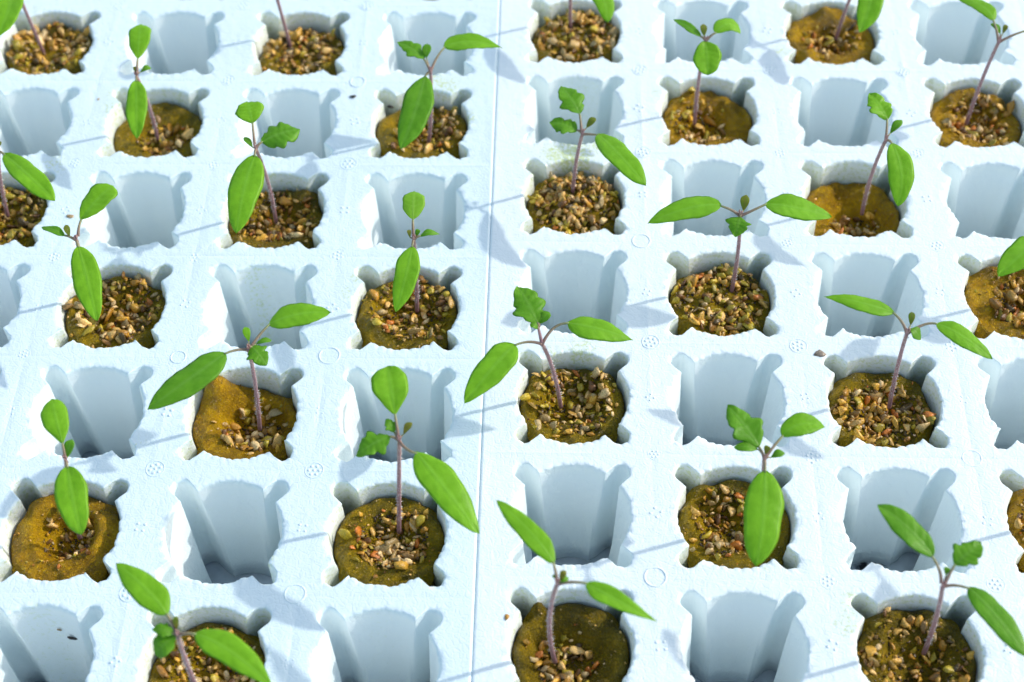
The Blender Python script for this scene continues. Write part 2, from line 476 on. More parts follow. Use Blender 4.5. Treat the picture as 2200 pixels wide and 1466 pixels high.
for tr, tray, cs in ((LEFT, trayL, (-1, 0, 1)), (RIGHT, trayR, (0, 1, 2))):
    rings = {(0, 2), (1, 0), (1, 2), (1, 5)} if tr is LEFT else {(0, 0), (0, 3), (2, 1)}
    for c in cs:
        for r in range(0, 7):
            vent(tr, tray, c+.5+rng.normal(0, .01), (r+.5)*ASP-.02+rng.normal(0, .01), 'ring' if (c, r) in rings else 'six', rng.uniform(.8, 1.15))
            vent(tr, tray, c+.5+rng.normal(0, .01), r*ASP-.02+rng.normal(0, .015), 'four', rng.uniform(.8, 1.1))

# ---------------------------------------------------------------- plugs with vermiculite
def ico():
    t = (1+5**.5)/2
    V = [(-1, t, 0), (1, t, 0), (-1, -t, 0), (1, -t, 0), (0, -1, t), (0, 1, t), (0, -1, -t), (0, 1, -t), (t, 0, -1), (t, 0, 1), (-t, 0, -1), (-t, 0, 1)]
    F = [(0, 11, 5), (0, 5, 1), (0, 1, 7), (0, 7, 10), (0, 10, 11), (1, 5, 9), (5, 11, 4), (11, 10, 2), (10, 7, 6), (7, 1, 8), (3, 9, 4), (3, 4, 2), (3, 2, 6), (3, 6, 8), (3, 8, 9), (4, 9, 5), (2, 4, 11), (6, 2, 10), (8, 6, 7), (9, 8, 1)]
    V = [np.array(v)/np.linalg.norm(v) for v in V]; cache = {}
    def mid(a, b):
        k = (min(a, b), max(a, b))
        if k not in cache:
            m_ = V[a]+V[b]; V.append(m_/np.linalg.norm(m_)); cache[k] = len(V)-1
        return cache[k]
    G = []
    for a, b, c in F:
        ab, bc, ca_ = mid(a, b), mid(b, c), mid(c, a); G += [(a, ab, ca_), (b, bc, ab), (c, ca_, bc), (ab, bc, ca_)]
    return np.array(V), np.array(G)
ICO_V, ICO_F = ico()
def chunk_shapes(k, seed):
    r = np.random.default_rng(seed); out = []
    for _ in range(k):
        V = ICO_V.copy()
        # cut by random planes for chips with facets
        for _ in range(7):
            nrm = r.normal(size=3); nrm /= np.linalg.norm(nrm); d = r.uniform(.38, .75)
            h = V@nrm; V = V-np.outer(np.maximum(h-d, 0), nrm)
        V *= 1+.14*r.normal(size=(len(V), 1))
        out.append(V)
    return out
CHUNKS = chunk_shapes(12, 3)
PAL = np.array([(.56, .36, .10), (.68, .47, .20), (.46, .25, .04), (.28, .15, .04), (.10, .07, .035), (.26, .165, .07), (.40, .30, .15),
                (.50, .40, .05), (.40, .33, .04), (.82, .64, .40), (.56, .20, .04), (.46, .37, .22), (.66, .40, .07), (.16, .08, .03)])
PAL = PAL*np.array([1.12, 1.02, .80])
PW = np.array([18, 14, 13, 8, 5, 6, 7, 8, 7, 9, 4, 6, 12, 5], float)
def rotm(r):
    q = r.normal(size=4); q /= np.linalg.norm(q); w, x, y, z = q
    return np.array([[1-2*(y*y+z*z), 2*(x*y-z*w), 2*(x*z+y*w)], [2*(x*y+z*w), 1-2*(x*x+z*z), 2*(y*z-x*w)], [2*(x*z-y*w), 2*(y*z+x*w), 1-2*(x*x+y*y)]])

PLUGS = {}
def plug(tr, c, r, label, mat=0, zd=.105, crater=(0, -.02, .20, .06), grains=110, gr=(0, -.02, .22, .20), tone=(0, 0), seed=None, flaps=(), edge=.0, hue=0.0):
    seed = seed if seed is not None else (hash((c+7, r+3, tr is LEFT)) % 9973)
    crater = (crater[0], crater[1]*.5+.025, crater[2], crater[3]); gr = (gr[0]*.8, gr[1]*.5+.025, min(.31, gr[2]*1.1+.01), min(.30, gr[3]*1.1+.01)); grains = int(grains*1.2)
    seed = (c+9)*131+(r+5)*17+(7 if tr is LEFT else 0)
    rg = np.random.default_rng(seed)
    cx, cy = hole_xy(tr, c, r); a0 = tr[2]
    n = 96; th = np.linspace(0, 2*math.pi, n, endpoint=False)
    ro = np.minimum(outline(th, .12)*1.0, .385)-.004
    # smooth the plug outline
    for _ in range(3): ro = (np.roll(ro, 1)+2*ro+np.roll(ro, -1))/4
    loc = np.stack([np.cos(th), np.sin(th), np.zeros(n)], -1)
    ro = ro*(1-.025*np.abs(fbm(loc*.6+seed, .35, seed, 3)))-edge*np.maximum(0, fbm(loc+seed, .6, seed+9, 2))
    ks = np.linspace(0, 1, 26)[1:]
    P = [np.zeros((1, 3))]
    for k in ks: P.append(np.stack([ro*k*np.cos(th), ro*k*np.sin(th), np.zeros(n)], -1))
    P = np.concatenate(P)
    off3 = P+np.array([seed*1.7, 3.1, 0])
    def height(xy, o3):
        rad = np.hypot(xy[:, 0], xy[:, 1])/.36
        z = np.full(len(xy), -zd)
        dd = np.hypot((xy[:, 0]-crater[0]), (xy[:, 1]-crater[1]))
        wob = 1+.25*vnoise(o3*1.0, .15, seed+1)
        z -= 1.7*crater[3]*(1-smst(crater[2]*.40, crater[2]*1.3, dd*wob))
        z += (.022+.022*smst(.45, .8, rad))*fbm(o3, .20, seed, 3)+.009*fbm(o3, .06, seed+4, 3)
        z += tone[0]*xy[:, 0]+tone[1]*xy[:, 1]
        z -= .06*smst(.86, 1.03, rad)
        for (fx, fy, fr, fh) in flaps:
            z += fh*np.exp(-(((xy[:, 0]-fx)**2+(xy[:, 1]-fy)**2)/fr**2)**1.5)
        return z
    P[:, 2] = height(P, off3)
    # skirt
    last = P[-n:].copy()
    sk = []
    for k, (f, dz) in enumerate(((.985, -.04), (.96, -.12), (.90, -.35), (.80, -.72))):
        q = last.copy(); q[:, :2] *= f; q[:, 2] = np.minimum(last[:, 2]-.01, -zd+dz); q[:, :2] *= (1+.01*fbm(q+seed, .08, seed, 2))[:, None]; sk.append(q)
    V = np.concatenate([P]+sk)
    i = np.arange(n); j = (i+1) % n; F = [(0, 1+int(x), 1+int(y)) for x, y in zip(i, j)]
    for q in range(len(ks)-1+len(sk)):
        a = 1+q*n
        F += [(int(a+x), int(a+n+x), int(a+n+y), int(a+y)) for x, y in zip(i, j)]
    ca, sa = math.cos(a0), math.sin(a0); R2 = np.array([[ca, -sa, 0], [sa, ca, 0], [0, 0, 1]])
    V = V@R2.T
    o = mesh('growing_plug', V, F, M_plug[mat], loc=(cx, cy, 0))
    tag(o, label, 'plug', 'growing plugs in the tray holes')
    # grains
    GV, GF, GC = [], [], []; b = 0
    nG = int(grains*1.15)
    layers = []
    for q in range(nG):
        for _ in range(20):
            ang = rg.uniform(0, 2*math.pi); rr = math.sqrt(rg.uniform(0, 1))
            if q < nG*.12: rr *= 1.35
            x = gr[0]+gr[2]*rr*math.cos(ang); y = gr[1]+gr[3]*rr*math.sin(ang)
            if math.hypot(x, y) < .335: break
        sz = rg.choice([.010, .015, .021, .029, .038], p=[.16, .26, .27, .21, .10])*rg.uniform(.8, 1.2)
        layers.append((x, y, sz))
    # crumbs scattered over the whole plug
    for q in range(70):
        ang = rg.uniform(0, 2*math.pi); rr = .325*math.sqrt(rg.uniform(0, 1)); layers.append((rr*math.cos(ang), rr*math.sin(ang), rg.uniform(.004, .0085)))
    # fine dark grit under the grains
    for q in range(int(grains*1.1)):
        ang = rg.uniform(0, 2*math.pi); rr = math.sqrt(rg.uniform(0, .9))
        layers.append((gr[0]+gr[2]*rr*math.cos(ang), gr[1]+gr[3]*rr*math.sin(ang), -rg.uniform(.006, .013)))
    XY = np.array([(x, y, 0) for x, y, s in layers]); Z = height(XY, XY+np.array([seed*1.7, 3.1, 0]))
    pw = PW.copy()
    if hue > 0: pw[[7, 8]] += 14*hue; pw[[0, 12]] += 4*hue
    if hue < 0: pw[[10, 12, 0, 9]] += 10*-hue
    pw /= pw.sum()
    for (x, y, s), z in zip(layers, Z):
        V = CHUNKS[rg.integers(12)]
        dark = s < 0; s = abs(s)
        sc3 = np.array([s*rg.uniform(.9, 1.6), s*rg.uniform(.75, 1.1), s*rg.uniform(.35, .8)])
        V = (V*sc3)@rotm(rg).T
        V = V+np.array([x, y, z+(s*.15 if dark else s*rg.uniform(.25, .9))])
        if dark: col = np.array((.085, .052, .022))*rg.uniform(.5, 1.5)
        else: col = PAL[rg.choice(len(PAL), p=pw)]*rg.uniform(.75, 1.2)
        GV.append(V); GF.append(ICO_F+b); GC.append(np.tile(col, (len(V), 1))); b += len(V)
    GV = np.concatenate(GV)@R2.T
    go = mesh('vermiculite', GV, np.concatenate(GF), M_gran, parent=o, smooth=False, attrs={'tint': np.concatenate(GC)})
    go['kind'] = 'stuff'
    PLUGS[(tr is LEFT, c, r)] = o
    return o

Lp = lambda *a, **k: plug(LEFT, *a, **k)
Rp = lambda *a, **k: plug(RIGHT, *a, **k)
Lp(-1, 6, 'grain-covered brown plug in the top left corner of the photo', grains=170, gr=(0, 0, .30, .27), crater=(0, 0, .2, .03), hue=.2)
Lp(1, 6, 'brown plug full of grains in the top row, left of the seam', grains=180, gr=(0, .03, .29, .24), crater=(0, 0, .2, .03), zd=.11)
Lp(0, 5, 'olive plug with small grains under the tall upright seedling, upper left', mat=0, grains=75, gr=(.05, -.06, .19, .13), crater=(.03, -.07, .19, .06), zd=.13)
Lp(2, 5, 'ochre plug nearest the seam in the second row, grains on its right', mat=0, grains=110, gr=(.08, 0, .22, .22), zd=.10, hue=.4)
Lp(-1, 4, 'green-gold plug cut off by the left edge of the photo', grains=160, gr=(0, .03, .27, .24), hue=.8)
Lp(1, 4, 'dark olive plug with brown grit, left of the round-leaved seedling at middle', mat=2, grains=130, gr=(0, .02, .25, .22), zd=.11)
Lp(0, 3, 'ochre-rimmed plug with mixed grains, left part of the photo', mat=0, grains=150, gr=(.02, .02, .25, .25), hue=-.2, flaps=((-.27, .1, .09, .05),))
Lp(2, 3, 'olive plug with large straw-coloured chips, left of the seam at mid-height', mat=0, grains=150, gr=(.03, .03, .25, .24), hue=.7, zd=.08)
Lp(1, 2, 'orange and brown plug with a torn flap on its upper left', mat=1, grains=95, gr=(.06, -.09, .17, .18), crater=(.03, .02, .19, .09), flaps=((-.20, .22, .10, .16), (.22, .0, .12, -.03)), zd=.13, tone=(-.1, 0))
Lp(0, 1, 'ochre plug with a deep dark crater and few grains, lower left', mat=1, grains=60, gr=(.01, -.02, .14, .15), crater=(0, -.02, .17, .09), zd=.09)
Lp(2, 1, 'ochre-ringed plug with colourful grains beside the seam, lower half', mat=0, grains=150, gr=(.03, -.02, .20, .19), crater=(.02, -.02, .2, .05), zd=.11, hue=-.3)
Lp(1, 0, 'plug at the bottom edge under the seedling with a drooping leaf', mat=0, grains=130, gr=(.04, .0, .23, .24), zd=.13, hue=-.3)
Rp(0, 6, 'amber plug heaped with grains in the top row, right of the seam', mat=0, grains=190, gr=(.02, 0, .28, .27), crater=(0, 0, .2, .0), hue=.1, zd=.09)
Rp(2, 6, 'bright yellow-ochre plug in the top row, bulging at lower left', mat=1, grains=70, gr=(.0, -.03, .20, .16), crater=(0, .03, .19, .07), zd=.07, flaps=((-.24, -.18, .12, .05),), hue=-.3)
Rp(1, 5, 'orange plug with a hollow top in the second row, right tray', mat=1, grains=70, gr=(-.08, -.05, .16, .18), crater=(-.02, -.03, .19, .08), zd=.12, hue=.3)
Rp(3, 5, 'orange plug with reddish grains in the upper right corner', mat=1, grains=120, gr=(.03, -.02, .20, .20), crater=(.02, -.02, .2, .05), zd=.11, hue=-.7)
Rp(0, 4, 'plug wholly covered in coarse grains, just right of the seam', mat=0, grains=260, gr=(.01, .0, .31, .29), crater=(0, 0, .2, -.03), hue=.2, zd=.12)
Rp(2, 4, 'bright orange plug with a sunken centre and ragged back rim', mat=1, grains=45, gr=(.02, -.12, .15, .11), crater=(.03, -.05, .2, .09), zd=.15, edge=.04, hue=-.3)
Rp(1, 3, 'plug with a high heap of pale grains at the centre right', mat=0, grains=220, gr=(.0, .0, .28, .26), crater=(0, .02, .2, .0), hue=.4, zd=.11)
Rp(3, 3, 'golden plug at the right edge with a dark gritty centre', mat=1, grains=110, gr=(.06, -.04, .17, .20), crater=(.06, -.04, .2, .06), zd=.08, hue=-.6)
Rp(0, 2, 'olive-brown plug with yellow-green chips, right beside the seam', mat=0, grains=140, gr=(.03, .0, .24, .24), zd=.10, hue=1.0)
Rp(2, 2, 'plug with a crescent of coarse grains on its front half', mat=0, grains=210, gr=(-.0, -.10, .31, .20), crater=(0, -.05, .2, .03), tone=(0, .04), zd=.13, hue=.1)
Rp(1, 1, 'ochre plug with grains in a central pit under a broad hanging leaf', mat=0, grains=110, gr=(-.08, .0, .16, .22), crater=(-.06, 0, .18, .06), zd=.12, flaps=((-.23, .05, .10, .03), (-.2, .27, .06, .06)))
Rp(3, 1, 'orange plug clipped by the right edge, lower half', mat=1, grains=120, gr=(.0, .0, .26, .2), zd=.08, hue=-.8)
Rp(0, 0, 'deeply hollowed brown plug at the bottom edge, right of the seam', mat=2, grains=75, gr=(-.04, -.14, .16, .16), crater=(.0, -.08, .22, .09), zd=.10, flaps=((-.2, .3, .05, .12),), hue=.2)
Rp(2, 0, 'dark olive plug with scattered pale grains in the lower right corner', mat=2, grains=115, gr=(.0, -.08, .28, .28), crater=(0, -.05, .2, .08), zd=.11, hue=.1)

# ---------------------------------------------------------------- seedlings
def bez(ps, t):
    """curve through 3 points (quadratic through the middle) or a line"""
    ps = [np.asarray(p_, float) for p_ in ps]
    t = np.asarray(t)[:, None]
    if len(ps) == 2: return ps[0]*(1-t)+ps[1]*t
    a, m_, b = ps; c = 2*m_-.5*(a+b)
    return a*(1-t)**2+2*c*t*(1-t)+b*t**2
def tube(curve, rad, seg=10, wob=0.0, seed=0):
    P = curve; n = len(P); Tn = np.gradient(P, axis=0); Tn /= np.linalg.norm(Tn, axis=1)[:, None]
    ref = np.array([0, 1., .2]); A = np.cross(Tn, ref); A /= np.linalg.norm(A, axis=1)[:, None]; B = np.cross(Tn, A)
    a = np.linspace(0, 2*math.pi, seg, endpoint=False)
    V = (P[:, None]+rad[:, None, None]*(A[:, None]*np.cos(a)[None, :, None]+B[:, None]*np.sin(a)[None, :, None])).reshape(-1, 3)
    F = []
    for i in range(n-1):
        for j in range(seg):
            k = (j+1) % seg; F.append((i*seg+j, i*seg+k, (i+1)*seg+k, (i+1)*seg+j))
    F.append(tuple(range(seg))[::-1]); F.append(tuple((n-1)*seg+j for j in range(seg)))
    al = np.repeat(np.linspace(0, 1, n), seg)
    return V, F, al, (A, B, Tn)
def hairs(curve, rad, count, rg, length=.016):
    V, F = [], []
    n = len(curve); Tn = np.gradient(curve, axis=0); Tn /= np.linalg.norm(Tn, axis=1)[:, None]
    for _ in range(count):
        i = rg.integers(1, n-1); nrm = rg.normal(size=3); nrm -= Tn[i]*(nrm@Tn[i]); nrm /= np.linalg.norm(nrm)
        p0 = curve[i]+(curve[min(i+1, n-1)]-curve[i])*rg.uniform()+nrm*rad[i]*.9
        L = length*rg.uniform(.5, 1.2); d = nrm+Tn[i]*rg.uniform(-.2, .5); d /= np.linalg.norm(d)
        s = np.cross(d, Tn[i]); s /= np.linalg.norm(s); w = .0011; q = np.cross(d, s)
        b = len(V); V += [p0+s*w, p0-s*w*.5+q*w*.87, p0-s*w*.5-q*w*.87, p0+d*L]; F += [(b, b+1, b+3), (b+1, b+2, b+3), (b+2, b, b+3)]
    return V, F
def profile(t, kind):
    if kind == 'cot': tm, a, b = .40, .50, (2.5, .80)
    elif kind == 'lance': tm, a, b = .30, .55, (1.7, .95)
    elif kind == 'ob': tm, a, b = .58, .72, (2.8, .60)
    elif kind == 'round': tm, a, b = .52, .62, (2.4, .62)
    elif kind == 'bud': tm, a, b = .55, .75, (2.0, .75)
    else: tm, a, b = .42, .62, (1.5, .75)
    lo = np.sin(np.clip(t/tm, 0, 1)*math.pi/2)**(a*1.25)
    hi = np.clip(1-np.clip((t-tm)/(1-tm), 0, 1)**b[0], 0, 1)**b[1]
    w = np.where(t < tm, lo, hi)
    L = R_ = w
    if kind == 'lob':
        def notch(c_, wd, am): return 1-.5*am*np.exp(-((t-c_)/wd)**2)
        L = w*notch(.50, .055, .48)*notch(.22, .05, .35)*notch(.72, .045, .15)*(1+.15*np.exp(-((t-.36)/.1)**2))
        R_ = w*notch(.56, .05, .42)*notch(.27, .045, .40)*(1+.12*np.exp(-((t-.42)/.1)**2))
    return L, R_
def leaf(name, parent, og, spine, wpx, kind, mat, rg, fold=.16, curl=.10, wave=.05, petiole=None, roll=0.0, prad=.0085):
    """spine: 3-D points base..tip; wpx: full width as seen in the photo (px)"""
    nU = 30 if kind == 'lob' else 24; nV = 11
    t = np.linspace(0, 1, nU); t = t**.95
    P = bez(spine, t); Tn = np.gradient(P, axis=0); Tn /= np.linalg.norm(Tn, axis=1)[:, None]
    up = np.array([0, 0, 1.])
    W = np.cross(Tn, up); nrmW = np.linalg.norm(W, axis=1)[:, None]
    W = W/np.maximum(nrmW, .2)
    avg = np.cross((P[-1]-P[0]), up); avg /= np.linalg.norm(avg)
    W = .35*W+.65*avg; W -= Tn*(W*Tn).sum(1)[:, None]; W /= np.linalg.norm(W, axis=1)[:, None]
    Nn = np.cross(W, Tn); Nn *= np.sign(Nn[:, 2]+1e-6)[:, None]
    if roll:
        cr, sr = math.cos(roll), math.sin(roll); W, Nn = W*cr+Nn*sr, Nn*cr-W*sr
    k = nU//2; pc = proj(P[k]); pt = proj(P[k]+Tn[k]*.01)-pc; pt /= np.linalg.norm(pt)
    pw = (proj(P[k]+W[k]*.01)-pc)/.01; perp = abs(pw[0]*pt[1]-pw[1]*pt[0])
    hw = wpx/2/max(perp, 150)*(1.18 if kind == 'lob' else 1.0)
    L, R_ = profile(t, kind)
    vv = np.linspace(-1, 1, nV)
    ph = rg.uniform(0, 6)
    if kind != 'bud':
        L = L*(1+.055*np.sin(t*7+ph)+.03*np.sin(t*17+ph*2)); R_ = R_*(1+.055*np.sin(t*6.3+ph*1.7)+.03*np.sin(t*15+ph))
        R_ = R_*(1+rg.uniform(-.08, .08)); fold = fold*rg.uniform(.6, 1.5); wave = wave*rg.uniform(.7, 1.8)
    top = np.zeros((nU, nV, 3)); bot = np.zeros((nU, nV, 3)); vein = np.zeros((nU, nV))
    for j, v_ in enumerate(vv):
        w = hw*(L if v_ < 0 else R_)*abs(v_)
        h = hw*(fold*abs(v_)-curl*v_*v_*1.6)*np.minimum(1, L*2)+hw*wave*v_*v_*np.sin(t*9+ph+(1.5 if v_ > 0 else 0))+hw*.022*np.sin(t*40-abs(v_)*7+ph)*min(1, 4*abs(v_))
        X = P+W*(np.sign(v_)*w)[:, None]+Nn*h[:, None]
        top[:, j] = X; bot[:, j] = X-Nn*(.0065*(1-v_*v_)*np.minimum(1, L*2))[:, None]
        side = np.abs(((t*6.5-abs(v_)*1.1) % 1)-.5)
        vein[:, j] = np.clip((1.0 if abs(v_) < .01 else 0.0)*(.65-.3*t)+(side < .06)*.14*(abs(v_) < .85)*(abs(v_) > .1)+(abs(v_) > .99)*.30, 0, 1)
    edge_idx = [0, nV-1]
    V = np.concatenate([top.reshape(-1, 3), bot.reshape(-1, 3)]); off = nU*nV; F = []
    for i in range(nU-1):
        for j in range(nV-1):
            a = i*nV+j; F.append((a, a+1, a+nV+1, a+nV))
            ids = [off+a, off+a+nV, off+a+nV+1, off+a+1]
            ids = [x-off if (x-off) % nV in edge_idx else x for x in ids]
            F.append(tuple(ids))
    o = mesh(name, V, F, mat, parent=parent, origin=og, attrs={'vein': np.concatenate([vein.ravel(), vein.ravel()*.6])})
    o.location = (0, 0, 0)
    if petiole is not None:
        tt = np.linspace(0, 1, 12); cv = bez(petiole, tt)
        pr = prad*(1.25-.45*tt)
        Vp, Fp, al, _ = tube(cv, pr, 8)
        q = mesh('petiole', Vp, Fp, M_pet, parent=o, attrs={'along': al}, origin=og); q.location = (0, 0, 0)
    return o
def seedling(label, base, node, leaves, smid=None, zb=-.10, lean=0.0, h=None, axis=None, rad=.0128, seed=0):
    """base/node: photo pixels of the stem's foot and of its fork. lean: y offset of the fork (towards +y)"""
    rg = np.random.default_rng(int(base[0]*3+base[1])+seed)
    B = unp(*base, zb)
    d = ray(*node); c0 = np.array([0, 0, CAM_H])
    if h is None: Np = c0+d*((B[1]+lean)/d[1])
    else: Np = unp(*node, h)
    root = empty('tomato_seedling', B)
    tag(root, label, 'seedling', 'young tomato seedlings growing in the plugs')
    og = B
    def at(px, ref, dz):       # pixel at the height of ref + dz
        return unp(px[0], px[1], ref[2]+dz)
    if smid is not None:
        mz = B[2]+(Np[2]-B[2])*.5; Mp = unp(*smid, mz)
        Mp[1] = Mp[1]*.3+(B[1]+Np[1])/2*.7
        # keep on the pixel ray for x
        pts = [B-np.array([0, 0, .05]), Mp, Np]
    else: pts = [B-np.array([0, 0, .05]), (B+Np)/2+np.array([rg.normal(0, .006), 0, 0]), Np]
    tt = np.linspace(0, 1, 30); cv = bez(pts, tt); rr = rad*(1.12-.22*tt)*(1+.03*np.sin(tt*23))
    V, F, al, _ = tube(cv, rr, 12)
    nb = len(V); hv, hf = hairs(cv[3:], rr[3:], 260, rg)
    so_ = mesh('stem', np.concatenate([V, np.array(hv)]), F+[tuple(i+nb for i in f) for f in hf], [M_stem, M_hair], parent=root, origin=og,
               attrs={'along': np.r_[al, np.ones(len(hv))]})
    so_.location = (0, 0, 0)
    mi = np.zeros(len(so_.data.polygons), np.int32); mi[len(F):] = 1; so_.data.polygons.foreach_set('material_index', mi)
    top = Np
    if axis is not None:       # short shoot above the fork
        top = at(axis, Np, .10)
    tt = np.linspace(0, 1, 8)
    tip = top if axis is not None else Np+np.array([0, .0, .035])
    cv = bez([Np-np.array([0, 0, .01]), tip], tt); V, F, al, _ = tube(cv, rad*(.95-.35*tt), 10)
    # tiny folded leaf buds round the tip
    for k in range(4):
        a = k*1.9+rg.uniform(0, 1); s = rad*rg.uniform(.55, .95)
        X = ICO_V*np.array([s*.6, s*.6, s*1.5])+tip+np.array([math.cos(a)*rad*.7, math.sin(a)*rad*.7, s*.4])
        b = len(V); V = np.concatenate([V, X]); F += [tuple(int(i)+b for i in f) for f in ICO_F]; al = np.r_[al, np.full(len(X), .9)]
    q = mesh('shoot_tip', V, F, M_stem, parent=root, attrs={'along': al}, origin=og); q.location = (0, 0, 0)
    for L in leaves:
        kind = L['k']; ref = top if L.get('top') else Np
        z0 = L.get('z0', 0.03); z1 = L.get('z1', .0); zm = L.get('zm', (z0+z1)/2+.03)
        pb = at(L['b'], ref, z0); pt = at(L['t'], ref, z1) if 'Z' not in L else unp(L['t'][0], L['t'][1], L['Z'])
        if 'Z' in L: z1 = L['Z']-ref[2]; zm = (z0+z1)/2+.05
        if 'm' in L: pm = at(L['m'], ref, zm)
        else:
            pm = (pb+pt)/2+np.array([0, 0, .02])
        start = at(L['s'], ref, z0*.3) if 's' in L else ref
        pet = None
        if np.linalg.norm(pb-start) > .012:
            if 'pm' in L: pet = [start, at(L['pm'], ref, z0*.7), pb+(pm-pb)*.06]
            else: pet = [start, (start+pb)/2+np.array([0, 0, .012]), pb+(pm-pb)*.06]
        nm = 'cotyledon' if kind in ('cot', 'lance', 'ob', 'round') and not L.get('true') else ('bud_leaf' if kind == 'bud' else 'true_leaf')
        mt = M_leaf[L.get('mat', 3 if kind == 'bud' else (1 if nm == 'true_leaf' else 0))]
        leaf(nm, root, og, [pb, pm, pt], L['w'], kind, mt, rg, fold=L.get('fold', .18), curl=L.get('curl', .12), wave=L.get('wave', .05 if nm == 'cotyledon' else .10),
             petiole=pet, roll=L.get('roll', 0), prad=.0085 if kind != 'bud' else .005)
    return root
D = dict
